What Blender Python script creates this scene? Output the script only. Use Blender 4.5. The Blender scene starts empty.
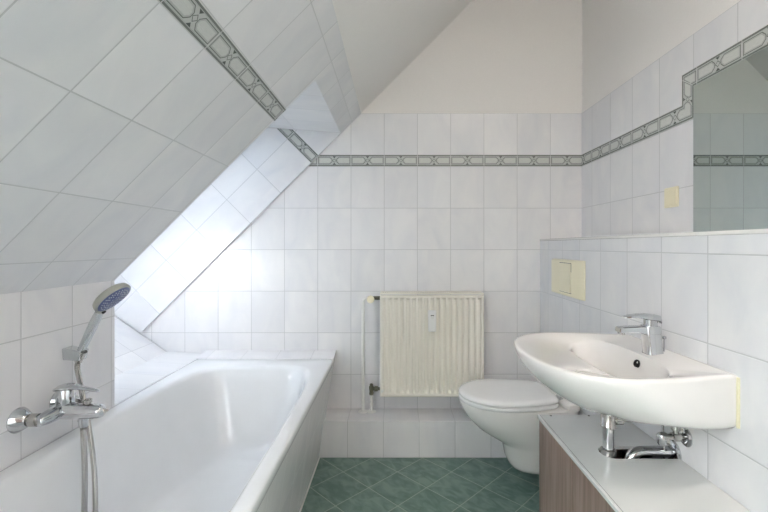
import bpy, bmesh, math, random
from mathutils import Vector, Matrix
random.seed(4)
C = bpy.context.scene.collection
PI = math.pi
H = 1.182                      # camera height
BY = 2.48                      # back wall
RX = 1.123                     # right wall
PX = 0.873                     # pre-wall face
LX = -1.14                     # knee wall
def Z(zr): return zr + H

# ------------------------------------------------------------------ node helper
class N:
    def __init__(s, nt, sock): s.nt = nt; s.k = sock
    def _m(s, op, *a):
        n = s.nt.nodes.new('ShaderNodeMath'); n.operation = op
        for i, v in enumerate((s,) + a):
            if isinstance(v, N): s.nt.links.new(v.k, n.inputs[i])
            else: n.inputs[i].default_value = v
        return N(s.nt, n.outputs[0])
    def __add__(s, o): return s._m('ADD', o)
    def __sub__(s, o): return s._m('SUBTRACT', o)
    def __mul__(s, o): return s._m('MULTIPLY', o)
    def __truediv__(s, o): return s._m('DIVIDE', o)
    def lt(s, o): return s._m('LESS_THAN', o)
    def gt(s, o): return s._m('GREATER_THAN', o)
    def mx(s, o): return s._m('MAXIMUM', o)
    def mn(s, o): return s._m('MINIMUM', o)
    def abs(s): return s._m('ABSOLUTE')
    def floor(s): return s._m('FLOOR')
    def fract(s): return s._m('FRACT')

def newmat(name):
    m = bpy.data.materials.new(name); m.use_nodes = True
    nt = m.node_tree; b = nt.nodes['Principled BSDF']
    return m, nt, b
def lin(c):
    return tuple(((v/12.92) if v <= .04045 else ((v+.055)/1.055)**2.4) for v in c)
def rgb(r, g, b): return lin((r/255, g/255, b/255)) + (1,)
def mat(name, col, rough=.5, metal=0, coat=0, bump=None, spec=.5, emis=None):
    m, nt, b = newmat(name)
    b.inputs['Base Color'].default_value = col
    b.inputs['Roughness'].default_value = rough
    b.inputs['Metallic'].default_value = metal
    b.inputs['Coat Weight'].default_value = coat
    b.inputs['Coat Roughness'].default_value = .05
    b.inputs['Specular IOR Level'].default_value = spec
    # slight procedural variation
    tc = nt.nodes.new('ShaderNodeTexCoord'); no = nt.nodes.new('ShaderNodeTexNoise')
    no.inputs['Scale'].default_value = 9 if not bump else bump[0]
    nt.links.new(tc.outputs['Object'], no.inputs['Vector'])
    mix = nt.nodes.new('ShaderNodeMix'); mix.data_type = 'RGBA'
    mix.inputs[6].default_value = col
    mix.inputs[7].default_value = tuple(c*.94 for c in col[:3]) + (1,)
    nt.links.new(no.outputs[0], mix.inputs[0]); nt.links.new(mix.outputs[2], b.inputs['Base Color'])
    if bump:
        bp = nt.nodes.new('ShaderNodeBump'); bp.inputs['Strength'].default_value = bump[1]; bp.inputs['Distance'].default_value = bump[2]
        nt.links.new(no.outputs[0], bp.inputs['Height']); nt.links.new(bp.outputs[0], b.inputs['Normal'])
    if emis:
        b.inputs['Emission Color'].default_value = emis[0]; b.inputs['Emission Strength'].default_value = emis[1]
    return m
def mixc(nt, fac, a, b):
    mix = nt.nodes.new('ShaderNodeMix'); mix.data_type = 'RGBA'
    for i, v in ((6, a), (7, b)):
        if isinstance(v, tuple): mix.inputs[i].default_value = v
        else: nt.links.new(v, mix.inputs[i])
    if isinstance(fac, N): nt.links.new(fac.k, mix.inputs[0])
    elif isinstance(fac, (int, float)): mix.inputs[0].default_value = fac
    else: nt.links.new(fac, mix.inputs[0])
    return mix.outputs[2]

def tile_mat(name, tw, th, light, dark, grout, gw=.0016, rough=.23, nscale=7, streak=.9):
    m, nt, b = newmat(name)
    uv = nt.nodes.new('ShaderNodeUVMap'); uv.uv_map = 'UVMap'
    sp = nt.nodes.new('ShaderNodeSeparateXYZ'); nt.links.new(uv.outputs[0], sp.inputs[0])
    u = N(nt, sp.outputs[0]); v = N(nt, sp.outputs[1])
    fu = (u/tw); fv = (v/th)
    cu = (fu + .5).floor() - fu; cv = (fv + .5).floor() - fv     # distance to nearest line in tiles
    du = cu.abs()*tw; dv = cv.abs()*th
    d = du.mn(dv)
    g = d.lt(gw)
    cb = nt.nodes.new('ShaderNodeCombineXYZ')
    nt.links.new(fu.floor().k, cb.inputs[0]); nt.links.new(fv.floor().k, cb.inputs[1])
    wn = nt.nodes.new('ShaderNodeTexWhiteNoise'); wn.noise_dimensions = '2D'
    nt.links.new(cb.outputs[0], wn.inputs['Vector'])
    va = nt.nodes.new('ShaderNodeVectorMath'); va.operation = 'MULTIPLY_ADD'
    va.inputs[1].default_value = (20, 20, 20)
    nt.links.new(wn.outputs['Color'], va.inputs[0]); nt.links.new(uv.outputs[0], va.inputs[2])
    mp = nt.nodes.new('ShaderNodeMapping'); mp.inputs['Scale'].default_value = (1, .55, 1); mp.inputs['Rotation'].default_value = (0, 0, .35)
    nt.links.new(va.outputs[0], mp.inputs[0])
    no = nt.nodes.new('ShaderNodeTexNoise'); no.inputs['Scale'].default_value = nscale; no.inputs['Detail'].default_value = 4
    no.inputs['Distortion'].default_value = .9
    nt.links.new(mp.outputs[0], no.inputs['Vector'])
    cr = nt.nodes.new('ShaderNodeValToRGB'); cr.color_ramp.elements[0].position = .5-streak/4; cr.color_ramp.elements[1].position = .5+streak/4
    cr.color_ramp.elements[0].color = light; cr.color_ramp.elements[1].color = dark
    nt.links.new(no.outputs[0], cr.inputs[0])
    tone = N(nt, wn.outputs['Value'])*.05 + .965
    hs = nt.nodes.new('ShaderNodeHueSaturation'); nt.links.new(cr.outputs[0], hs.inputs['Color']); nt.links.new(tone.k, hs.inputs['Value'])
    col = mixc(nt, g, hs.outputs[0], grout)
    nt.links.new(col, b.inputs['Base Color']); b.inputs['Specular IOR Level'].default_value = .36
    r = g*(.7-rough) + rough
    nt.links.new(r.k, b.inputs['Roughness'])
    hgt = (d/(gw*2.2)).mn(1.0)
    bp = nt.nodes.new('ShaderNodeBump'); bp.inputs['Strength'].default_value = .6; bp.inputs['Distance'].default_value = .0012
    nt.links.new(hgt.k, bp.inputs['Height'])
    n2 = nt.nodes.new('ShaderNodeTexNoise'); n2.inputs['Scale'].default_value = 11
    nt.links.new(uv.outputs[0], n2.inputs['Vector'])
    b2 = nt.nodes.new('ShaderNodeBump'); b2.inputs['Strength'].default_value = .25; b2.inputs['Distance'].default_value = .004
    nt.links.new(n2.outputs[0], b2.inputs['Height']); nt.links.new(bp.outputs[0], b2.inputs['Normal'])
    nt.links.new(b2.outputs[0], b.inputs['Normal'])
    return m

def band_mat(name):
    m, nt, b = newmat(name)
    uv = nt.nodes.new('ShaderNodeUVMap'); uv.uv_map = 'UVMap'
    sp = nt.nodes.new('ShaderNodeSeparateXYZ'); nt.links.new(uv.outputs[0], sp.inputs[0])
    u = N(nt, sp.outputs[0]); v = N(nt, sp.outputs[1])           # v 0..1 across, u metres along, joints at multiples of .2
    a = ((u/.2).fract() - .5).abs()*.2
    bb = (v - .5).abs()*.068
    dx = (a - .055).abs()
    d = (a - .0945).mx(a*-1 + .0135).mx(bb - .0205).mx((bb - a + .0065)*.707)
    no = nt.nodes.new('ShaderNodeTexNoise'); no.inputs['Scale'].default_value = 60
    nt.links.new(uv.outputs[0], no.inputs['Vector'])
    bg = mixc(nt, no.outputs[0], rgb(202, 204, 201), rgb(172, 175, 172))
    col = mixc(nt, d.lt(.0), bg, rgb(178, 180, 177))            # ring
    col = mixc(nt, d.lt(-.006), col, mixc(nt, no.outputs[0], rgb(225, 226, 222), rgb(176, 180, 176)))
    col = mixc(nt, d.abs().lt(.0013), col, rgb(104, 108, 105))
    e = a + bb
    col = mixc(nt, (e - .0105).abs().lt(.0017), col, rgb(110, 114, 111))
    tri = (a - bb + .0145).lt(0)
    col = mixc(nt, tri, col, rgb(80, 85, 82))
    col = mixc(nt, bb.gt(.0245), col, rgb(112, 116, 112))
    col = mixc(nt, (bb - .0258).abs().lt(.0007), col, rgb(190, 192, 190))
    col = mixc(nt, bb.gt(.0325), col, rgb(200, 200, 198))
    col = mixc(nt, a.gt(.0988), col, rgb(205, 205, 203))
    nt.links.new(col, b.inputs['Base Color']); b.inputs['Roughness'].default_value = .22
    return m

def plaster(name, col):
    return mat(name, col, .75, bump=(180, .12, .002), spec=.3)

TL, TD, TG = rgb(236, 235, 235), rgb(225, 225, 228), rgb(196, 196, 197)
M = {}
M['tile'] = tile_mat('white_marbled_wall_tile', .2, .25, TL, TD, TG)
M['tile_h'] = tile_mat('white_marbled_shelf_tile', .2, .9, TL, TD, TG)
M['floor'] = tile_mat('green_marbled_floor_tile', .2, .2, rgb(122, 146, 137), rgb(94, 121, 113), rgb(158, 172, 163), gw=.0022, rough=.3, nscale=22, streak=.5)
M['band'] = band_mat('grey_relief_border_tile')
M['plaster'] = plaster('white_painted_plaster', rgb(238, 235, 232))
M['ceramic'] = mat('white_glazed_ceramic', rgb(240, 238, 235), .07, coat=.6)
M['ceramic_sink'] = mat('warm_white_glazed_ceramic', rgb(240, 237, 234), .07, coat=.6)
M['enamel'] = mat('white_bathtub_enamel', rgb(240, 242, 244), .1, coat=.5)
M['lid'] = mat('white_seat_plastic', rgb(238, 238, 238), .18)
M['chrome'] = mat('polished_chrome', rgb(206, 208, 210), .07, metal=1)
M['chrome_dull'] = mat('worn_chrome', rgb(190, 188, 184), .2, metal=1, bump=(60, .1, .001))
M['brass'] = mat('tarnished_brass', rgb(118, 116, 100), .4, metal=.8)
M['cream'] = mat('cream_lacquered_steel', rgb(244, 240, 229), .3)
M['cream_plastic'] = mat('ivory_plastic', rgb(236, 229, 202), .35)
M['pipe'] = mat('white_painted_pipe', rgb(232, 232, 228), .35)
M['white_plastic'] = mat('white_plastic', rgb(240, 240, 238), .35)
M['grey_plastic'] = mat('grey_shower_plastic', rgb(168, 168, 160), .35)
M['silver'] = mat('satin_chrome_plastic', rgb(205, 210, 212), .22, metal=.85)
M['blue'] = mat('blue_spray_face', rgb(84, 96, 140), .3)
M['nozzle'] = mat('light_rubber_nozzle', rgb(190, 196, 210), .6)
M['dark'] = mat('black_void', rgb(14, 13, 12), .8)
M['top'] = mat('white_laminate', rgb(226, 227, 225), .22)
M['sealant'] = mat('yellowed_silicone', rgb(232, 226, 196), .45)
M['screwcap'] = mat('dark_screw', rgb(60, 58, 56), .5)
m, nt, b = newmat('silvered_mirror'); b.inputs['Metallic'].default_value = 1; b.inputs['Roughness'].default_value = .012
b.inputs['Base Color'].default_value = rgb(196, 206, 204); M['mirror'] = m
def glass(name, tint):
    m, nt, b = newmat(name)
    tr_ = nt.nodes.new('ShaderNodeBsdfTransparent'); gl_ = nt.nodes.new('ShaderNodeBsdfGlossy'); gl_.inputs['Roughness'].default_value = .01
    tr_.inputs[0].default_value = tint
    mx_ = nt.nodes.new('ShaderNodeMixShader'); mx_.inputs[0].default_value = .06
    nt.links.new(tr_.outputs[0], mx_.inputs[1]); nt.links.new(gl_.outputs[0], mx_.inputs[2])
    nt.links.new(mx_.outputs[0], nt.nodes['Material Output'].inputs[0])
    return m
M['glass'] = glass('clear_window_glass', (.95, .96, .96, 1))
M['glass_tint'] = glass('light_dimming_glass', (.212, .226, .243, 1))  # pane tint added to weaken daylight from the recess window
def wood():
    m, nt, b = newmat('grey_brown_wood_laminate')
    tc = nt.nodes.new('ShaderNodeTexCoord'); mp = nt.nodes.new('ShaderNodeMapping')
    mp.inputs['Scale'].default_value = (30, 30, 1.6); nt.links.new(tc.outputs['Object'], mp.inputs[0])
    no = nt.nodes.new('ShaderNodeTexNoise'); no.inputs['Scale'].default_value = 2.4; no.inputs['Detail'].default_value = 6; no.inputs['Distortion'].default_value = .4
    nt.links.new(mp.outputs[0], no.inputs['Vector'])
    cr = nt.nodes.new('ShaderNodeValToRGB'); e = cr.color_ramp.elements
    e[0].position = .25; e[0].color = rgb(116, 96, 86); e[1].position = .8; e[1].color = rgb(162, 142, 132)
    nt.links.new(no.outputs[0], cr.inputs[0]); nt.links.new(cr.outputs[0], b.inputs['Base Color'])
    b.inputs['Roughness'].default_value = .45
    return m
M['wood'] = wood()

# ------------------------------------------------------------------ mesh helper
class MB:
    def __init__(s): s.bm = bmesh.new()
    def loops(s, loops, cap0=True, cap1=True, closed=True, ring=False):
        vs = [[s.bm.verts.new(p) for p in L] for L in loops]
        n = len(vs[0])
        pairs = list(zip(vs[:-1], vs[1:])) + ([(vs[-1], vs[0])] if ring else [])
        for A, B in pairs:
            for i in range(n if closed else n-1):
                j = (i+1) % n
                s.bm.faces.new((A[i], A[j], B[j], B[i]))
        if not ring and closed:
            if cap0: s.bm.faces.new(list(reversed(vs[0])))
            if cap1: s.bm.faces.new(vs[-1])
        return s
    def box(s, x0, x1, y0, y1, z0, z1):
        return s.loops([[(x0,y0,z),(x1,y0,z),(x1,y1,z),(x0,y1,z)] for z in (z0, z1)])
    def prism_y(s, poly, y0, y1):          # poly in (x, z)
        return s.loops([[(x, y, z) for x, z in poly] for y in (y0, y1)])
    def prism_x(s, poly, x0, x1):          # poly in (y, z)
        return s.loops([[(x, y, z) for y, z in poly] for x in (x0, x1)])
    def prism_z(s, poly, z0, z1):
        return s.loops([[(x, y, z) for x, y in poly] for z in (z0, z1)])
    def quad(s, *p): s.bm.faces.new([s.bm.verts.new(q) for q in p]); return s
    def lathe(s, p0, axis, prof, n=28):    # prof: (dist along axis, radius)
        a = Vector(axis).normalized(); p0 = Vector(p0)
        t = Vector((0,0,1)) if abs(a.z) < .9 else Vector((1,0,0))
        e1 = a.cross(t).normalized(); e2 = a.cross(e1)
        return s.loops([[tuple(p0 + a*d + (e1*math.cos(2*PI*i/n) + e2*math.sin(2*PI*i/n))*max(r,1e-4)) for i in range(n)] for d, r in prof])
    def cyl(s, p0, p1, r, r1=None, n=24, bev=0):
        p0, p1 = Vector(p0), Vector(p1); L = (p1-p0).length; r1 = r if r1 is None else r1
        pr = [(0, r), (L, r1)] if not bev else [(0, r-bev), (bev, r), (L-bev, r1), (L, r1-bev)]
        return s.lathe(p0, p1-p0, pr, n)
    def tube(s, pts, r, n=12, rf=None):
        pts = [Vector(p) for p in pts]; L = []
        t0 = (pts[1]-pts[0]).normalized()
        e = t0.orthogonal().normalized()
        for i, p in enumerate(pts):
            t = (pts[min(i+1, len(pts)-1)] - pts[max(i-1, 0)]).normalized()
            e = (e - t*e.dot(t)).normalized(); f = t.cross(e)
            rr = rf(i) if rf else (r[i] if isinstance(r, (list, tuple)) else r)
            L.append([tuple(p + (e*math.cos(2*PI*k/n) + f*math.sin(2*PI*k/n))*rr) for k in range(n)])
        return s.loops(L)
    def rbox(s, c, sx, sy, sz, ang=0, axis=(0,1,0)):
        R = Matrix.Rotation(ang, 3, Vector(axis)); c = Vector(c)
        L = []
        for z in (-sz/2, sz/2):
            L.append([tuple(c + R @ Vector((x*sx/2, y*sy/2, z))) for x, y in ((-1,-1),(1,-1),(1,1),(-1,1))])
        return s.loops(L)
    def build(s, name, mats, parent=None, bevel=0, seg=2, subsurf=0, smooth=True, sharp=38, uvf=None, matf=None, label=None):
        bm = s.bm
        bmesh.ops.recalc_face_normals(bm, faces=bm.faces)
        if not isinstance(mats, (list, tuple)): mats = [mats]
        if matf:
            for f in bm.faces: f.material_index = matf(f.calc_center_median(), f.normal)
        if uvf:
            uvl = bm.loops.layers.uv.new('UVMap')
            for f in bm.faces:
                nn = f.normal.copy(); cc = f.calc_center_median()
                for l in f.loops: l[uvl].uv = uvf(l.vert.co, nn, cc)
        for f in bm.faces: f.smooth = smooth
        if smooth:
            for e in bm.edges:
                if len(e.link_faces) == 2 and e.calc_face_angle(0) > math.radians(sharp): e.smooth = False
        me = bpy.data.meshes.new(name)
        origin = Vector((0,0,0))
        if parent is not None: origin = parent.location.copy()
        else:
            zs = [v.co.z for v in bm.verts]; xs = [v.co.x for v in bm.verts]; ys = [v.co.y for v in bm.verts]
            origin = Vector(((min(xs)+max(xs))/2, (min(ys)+max(ys))/2, min(zs)))
            s.origin = origin
        for v in bm.verts: v.co -= origin
        bm.to_mesh(me); bm.free()
        for mm in mats: me.materials.append(mm)
        o = bpy.data.objects.new(name, me); C.objects.link(o)
        if parent is not None:
            o.parent = parent
            if parent.type == 'MESH':   # sub-part: sits at the parent's origin
                pass
        else: o.location = origin
        if bevel:
            b = o.modifiers.new('bevel', 'BEVEL'); b.width = bevel; b.segments = seg; b.limit_method = 'ANGLE'; b.angle_limit = math.radians(35)
            b.harden_normals = False
        if subsurf:
            b = o.modifiers.new('sub', 'SUBSURF'); b.levels = subsurf; b.render_levels = subsurf
        if label: o['label'] = label
        return o

def sub(mb, name, mats, part, root, **k):
    """sub-part: mesh built in world coords, parented to a part that sits at root's origin"""
    o = mb.build(name, mats, root, **k); o.parent = part; return o
def thing(name, label, cat, loc, group=None):
    o = bpy.data.objects.new(name, None); C.objects.link(o); o.location = loc
    o.empty_display_size = .1
    o['label'] = label; o['category'] = cat
    if group: o['group'] = group
    return o
def tag(o, label, cat, group=None):
    o['label'] = label; o['category'] = cat
    if group: o['group'] = group
    return o
def struct(o, label=None, cat=None):
    o['kind'] = 'structure'
    if label: o['label'] = label; o['category'] = cat
    return o
def catmull(pts, n=8, closed=False):
    P = [Vector(p) for p in pts]; out = []; m = len(P)
    rng = range(m) if closed else range(m-1)
    for i in rng:
        g = lambda k: P[k % m] if closed else P[max(0, min(m-1, k))]
        a, b, c, d = g(i-1), g(i), g(i+1), g(i+2)
        for k in range(n):
            t = k/n
            out.append(.5*((2*b) + (c-a)*t + (2*a-5*b+4*c-d)*t*t + (3*b-a-3*c+d)*t**3))
    if not closed: out.append(P[-1])
    return out

# ------------------------------------------------------------------ the room
ZB0, ZB1, ZT = 1.662, 1.730, 1.980           # border tile and top of tiling
R2 = math.sqrt(2)
def vz(z):                                    # tile rows on straight walls
    return (z - .41) if z < ZB1 - .001 else (z - ZT)
def uv_wall(xo, yo):
    def f(co, n, c):
        top = c.z > ZB0
        v = (co.z - ZT) if top else (co.z - .41)
        if abs(n.y) > .7: return (co.x - xo, v)
        if abs(n.x) > .7: return (co.y - yo, v)
        return (co.x - xo if abs(n.z) > .7 and False else co.y - yo, .45)
    return f
YN = -1.05                                    # wall behind the camera
ZC = 2.95
# floor
def uvfloor(co, n, c):
    x = co.x + .412; y = co.y - 2.298
    return ((x + y)/R2, (x - y)/R2)
struct(MB().box(-1.95, 1.25, YN-.12, BY+.12, -.08, 0).build('floor', M['floor'], uvf=uvfloor, smooth=False),
       'green marbled floor tiles laid diagonally', 'floor')
# back wall: tiled part and painted part
mb = MB()
mb.box(-1.95, 1.25, BY, BY+.12, 0, ZB0).box(-1.95, 1.25, BY, BY+.12, ZB0, ZT)
struct(mb.build('wall_back', M['tile'], uvf=uv_wall(.135, 0), smooth=False), 'white tiled back wall', 'wall')
struct(MB().box(-1.95, 1.25, BY+.004, BY+.12, ZT, ZC+.5).build('wall_back', M['plaster'], smooth=False), 'painted upper back wall', 'wall')
# right wall
mb = MB()
mb.box(RX, RX+.12, YN, BY, 0, ZB0).box(RX, RX+.12, YN, BY, ZB0, ZT)
struct(mb.build('wall_right', M['tile'], uvf=uv_wall(0, .15), smooth=False), 'white tiled right wall', 'wall')
struct(MB().box(RX+.004, RX+.12, YN, BY, ZT, ZC+.5).build('wall_right', M['plaster'], smooth=False), 'painted upper right wall', 'wall')
# half height installation wall
PZ = Z(.041)
struct(MB().box(PX, RX-.0005, YN+.001, BY-.0005, 0, PZ-.012).build('wall_installation', M['tile'], uvf=lambda co, n, c: (co.y-.15, co.z-.41) if abs(n.x) > .5 else (co.y-.15, .1), smooth=False),
       'white tiled half height wall behind basin and toilet', 'wall')
struct(MB().box(PX-.003, RX-.0005, YN+.001, BY-.0005, PZ-.012, PZ).build('trim_1', M['ceramic'], bevel=.003), 'white cap on the half height wall', 'trim')
# tiled plinth along the back wall
PLY, PLZ = 2.298, Z(-.976)
struct(MB().box(-.55, PX-.0005, PLY, BY-.0005, .0005, PLZ).build('trim_2', M['tile_h'], bevel=.002,
       uvf=lambda co, n, c: (co.x-.135, .3 + co.z*.5 + co.y*.1), smooth=False), 'low tiled plinth under the radiator', 'plinth')
# wall behind the camera with a doorway, shut by the added door
mb = MB(); DX0, DX1, DZ = .05, .95, 2.05
mb.box(-1.95, DX0, YN-.12, YN, 0, ZC+.5).box(DX1, 1.25, YN-.12, YN, 0, ZC+.5).box(DX0, DX1, YN-.12, YN, DZ, ZC+.5)
struct(mb.build('wall_front', M['plaster'], smooth=False), 'painted wall behind the camera with doorway', 'wall')
# knee wall
NE = 1.675                                    # near edge of the roof window recess
ZF = Z(-.14)
def uv_knee(co, n, c):
    return (co.y - 1.256, (co.z - .898)/.26*.25)
struct(MB().box(-1.95, LX, YN, NE, 0, ZF).build('wall_left', M['tile'], uvf=uv_knee, smooth=False), 'low tiled knee wall beside the bathtub', 'wall')
# sloping ceiling: roof plane z' = x + 1 ; t = x + z'
def rt(t, d=0):                               # t along slope, d distance out of the roof -> (x, z)
    x = (t - 1)/2; zr = (t + 1)/2
    return (x - d/R2, Z(zr + d/R2))
TB0, TB1, TTOP = .018, .112, .592
def vt(t):
    if t < TB0+.001: return (t - TB0)/.372*.25
    return (t - .488)/.372*.25
def uv_roof(co, n, c):
    t = co.x + co.z - H
    tc = c.x + c.z - H
    if abs(n.y) > .7:                         # recess cheeks
        d = (co.z - H - co.x - 1)/R2
        return (d, (t + 1.453)/.362*.25)
    if n.x > .3 and n.z < -.3 and abs(n.x+n.z) < .2:
        return (co.y - .06, (t - TB0)/.372*.25 if tc < TB0 else (t - .488)/.372*.25)
    return (co.y - .06, .06+co.x*.1)
TH = .36
mb = MB()
def roofpiece(mb, t0, t1, y0, y1):
    a, b_ = rt(t0), rt(t1); c_, d_ = rt(t1, TH), rt(t0, TH)
    mb.prism_y([a, b_, c_, d_], y0, y1)
WY0, WY1, WT0, WT1 = -.92, .0, -1.12, .34      # added second roof window, out of view, to light the right wall
for a, b_ in ((YN, WY0), (WY1, NE)):
    roofpiece(mb, -1.28, TB0, a, b_); roofpiece(mb, TB0, TB1, a, b_); roofpiece(mb, TB1, TTOP, a, b_)
roofpiece(mb, -1.28, WT0, WY0, WY1); roofpiece(mb, WT1, TTOP, WY0, WY1)
roofpiece(mb, .35, TTOP, NE, BY)
struct(mb.build('ceiling', M['tile'], uvf=uv_roof, smooth=False), 'sloping tiled ceiling over the bathtub', 'ceiling')
mb = MB(); roofpiece(mb, TTOP, 2*(ZC+.1-H)-1, YN, BY+.05)
for v in mb.bm.verts: v.co += Vector((-.004, 0, .004))
struct(mb.build('ceiling', M['plaster'], smooth=False), 'sloping painted ceiling above the tiles', 'ceiling')
struct(MB().box(.3, 1.25, YN-.12, BY+.12, ZC, ZC+.1).build('ceiling', M['plaster'], smooth=False), 'flat painted ceiling', 'ceiling')
# recess of the roof window: top reveal, bottom reveal, far cheek
def xz(x, zr): return (x, Z(zr))
top_in, top_out = (-.325, .675), (-.79, .709)
bot_in, bot_out = (-1.36, -.634), (-1.811, -.326)
CY = BY - .016
mb = MB(); mb.prism_y([xz(*top_in), xz(-.29, .73), xz(-.70, .9), xz(*top_out)], NE+.0005, CY)
struct(mb.build('trim_3', M['tile_h'], uvf=lambda co, n, c: (co.y-.06, co.x*.5+.3), smooth=False), 'tiled top reveal of the roof window', 'trim')
mb = MB(); mb.prism_y([xz(*bot_in), xz(*bot_out), xz(-1.95, -.326), xz(-1.95, -.634)], NE+.0005, CY)
struct(mb.build('trim_4', M['tile'], uvf=lambda co, n, c: (co.y-.06, (co.x+1.36)*1.19 + .10), smooth=False), 'tiled bottom reveal of the roof window', 'trim')
def rp(t, d): return rt(t, d)
mb = MB(); mb.prism_y([rp(.35, 0), rp(.35, .62), rp(-2.25, .62), rp(-2.02, 0)], CY, BY-.0005)
struct(mb.build('wall_recess', M['tile'], uvf=uv_roof, smooth=False), 'far tiled cheek of the roof window recess', 'wall')
# shelf around the tub
RZ = Z(-.648)                                  # tub rim height
struct(MB().prism_y([(-1.95, 0), (LX-.001, 0), (LX-.001, RZ), (-1.36, Z(-.634)), (-1.95, Z(-.634))], NE+.0005, BY-.0005).build('trim_5', M['tile_h'], uvf=lambda co, n, c: (co.y-.06, .45+co.x*.2), smooth=False), 'tiled shelf below the roof window', 'shelf')
TY1 = 2.365
struct(MB().loops([[(LX, TY1+.0005, .0005), (-.445, TY1+.0005, .0005), (-.353, TY1+.0005, RZ+.002), (LX, TY1+.0005, RZ+.002)], [(LX, BY-.0005, .0005), (-.445, BY-.0005, .0005), (-.353, BY-.0005, Z(-.628)), (LX, BY-.0005, Z(-.628))]]).build('trim_6', M['tile_h'], uvf=lambda co, n, c: (co.x-.115, .45+co.y*.1), smooth=False),
       'tiled shelf at the far end of the bathtub', 'shelf')
struct(MB().box(-1.95, -1.139, NE, BY, RZ+.0005, RZ+.0006).build('trim_7', M['tile_h'], uvf=lambda co, n, c: (co.y-.06, .45), smooth=False), 'tile surface of the recess shelf', 'shelf') if False else None
# border tiles
def strip(name, quad, ulen0, ulen1, n, label):
    """quad: 4 corners a(u0,v0) b(u1,v0) c(u1,v1) d(u0,v1); n out of wall"""
    mb = MB(); n = Vector(n)*.0022
    P = [Vector(p) for p in quad]
    A = [mb.bm.verts.new(p) for p in P]; B = [mb.bm.verts.new(p+n) for p in P]
    uvl = mb.bm.loops.layers.uv.new('UVMap')
    UV = [(ulen0, 0), (ulen1, 0), (ulen1, 1), (ulen0, 1)]
    f = mb.bm.faces.new(B)
    for l, q in zip(f.loops, UV): l[uvl].uv = q
    for i in range(4):
        j = (i+1) % 4
        f = mb.bm.faces.new((A[i], A[j], B[j], B[i]))
        for l in f.loops: l[uvl].uv = (.01, .999)
    return mb
def border(parts, name, label):
    # parts: list of (quad, u0, u1, normal)
    allv = []; me = bpy.data.meshes.new(name); bm = bmesh.new(); uvl = bm.loops.layers.uv.new('UVMap')
    for quad, u0, u1, n, cut in parts:
        n = Vector(n)*.0022; P = [Vector(p) for p in quad]
        A = [bm.verts.new(p) for p in P]; B = [bm.verts.new(p+n) for p in P]
        UV = cut or [(u0, 0), (u1, 0), (u1, 1), (u0, 1)]
        f = bm.faces.new(B)
        for l, q in zip(f.loops, UV): l[uvl].uv = q
        for i in range(4):
            j = (i+1) % 4
            f = bm.faces.new((A[i], A[j], B[j], B[i]))
            for l in f.loops: l[uvl].uv = (.05, .999)
    bm.to_mesh(me); bm.free(); me.materials.append(M['band'])
    o = bpy.data.objects.new(name, me); C.objects.link(o)
    return struct(o, label, 'border tiles')
xr = ZB0 - H - 1                               # roof line at lower edge of border
border([([( -.52, BY, ZB0), (RX, BY, ZB0), (RX, BY, ZB1), (-.45, BY, ZB1)], 0, 0, (0,-1,0),
         [(-.52-.135, 0), (RX-.135, 0), (RX-.135, 1), (-.45-.135, 1)])], 'trim_8', 'grey patterned border on the back wall')
# right wall border, stepping up around the mirror
y0, y1 = 1.546, 1.61; zt0, zt1 = Z(.600), Z(.666)
yo = .15
border([
  ([(RX, BY, ZB0), (RX, y0, ZB0), (RX, y1, ZB1), (RX, BY, ZB1)], 0, 0, (-1,0,0), [(yo-BY, 0), (yo-y0, 0), (yo-y1, 1), (yo-BY, 1)]),
  ([(RX, y0, ZB0), (RX, y0, zt0), (RX, y1, zt1), (RX, y1, ZB1)], 0, 0, (-1,0,0), [(.1-.096, 0), (.1+.096, 0), (.1+.16-.032, 1), (.1-.032, 1)]),
  ([(RX, y0, zt0), (RX, YN+.01, zt0), (RX, YN+.01, zt1), (RX, y1, zt1)], 0, 0, (-1,0,0), [(1.53-y0, 0), (1.53-YN, 0), (1.53-YN, 1), (1.53-y1, 1)]),
], 'trim_9', 'grey patterned border stepping up around the mirror')
# roof border
def r3(t, y, d=0): x, z = rt(t, d); return (x, y, z)
rn = (1/R2, 0, -1/R2)
border([([r3(TB0, NE), r3(TB0, WY1), r3(TB1, WY1), r3(TB1, NE)], 0, 0, rn, [(.06-NE, 0), (.06-WY1, 0), (.06-WY1, 1), (.06-NE, 1)])], 'trim_10', 'grey patterned border on the sloping ceiling')
border([([r3(-.004, CY, 0), r3(-.004, CY, .30), r3(.085, CY, .30), r3(.085, CY, 0)], 0, 0, (0,-1,0), [(0, 0), (.30, 0), (.30, 1), (0, 1)])], 'trim_11', 'short grey patterned border inside the window recess')

# the roof window (frame and pane)
wc0 = Vector((top_out[0], 0, Z(top_out[1]))); wc1 = Vector((bot_out[0], 0, Z(bot_out[1])))
wt = thing('window_1', 'white framed roof window in the recess', 'window', (-1.32, (NE+CY)/2, Z(.18))); wt['kind'] = 'structure'
mb = MB()
def wbar(mb, t0, t1, y0_, y1_, d0, d1): mb.prism_y([rt(t0, d0), rt(t1, d0), rt(t1, d1), rt(t0, d1)], y0_, y1_)
wt0, wt1 = -2.21, -.078
D0, D1 = .355, .42
wbar(mb, wt0-.05, wt0+.09, NE-.05, BY, D0, D1); wbar(mb, wt1-.09, wt1+.2, NE-.05, BY, D0, D1)
wbar(mb, wt0+.09, wt1-.09, NE-.05, NE+.06, D0, D1); wbar(mb, wt0+.09, wt1-.09, CY-.06, BY, D0, D1)
mb.build('window_frame', M['white_plastic'], wt, bevel=.004)
mb = MB(); wbar(mb, wt0+.08, wt1-.08, NE+.05, CY-.05, .38, .384)
mb.build('pane', M['glass_tint'], wt, smooth=False)

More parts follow.
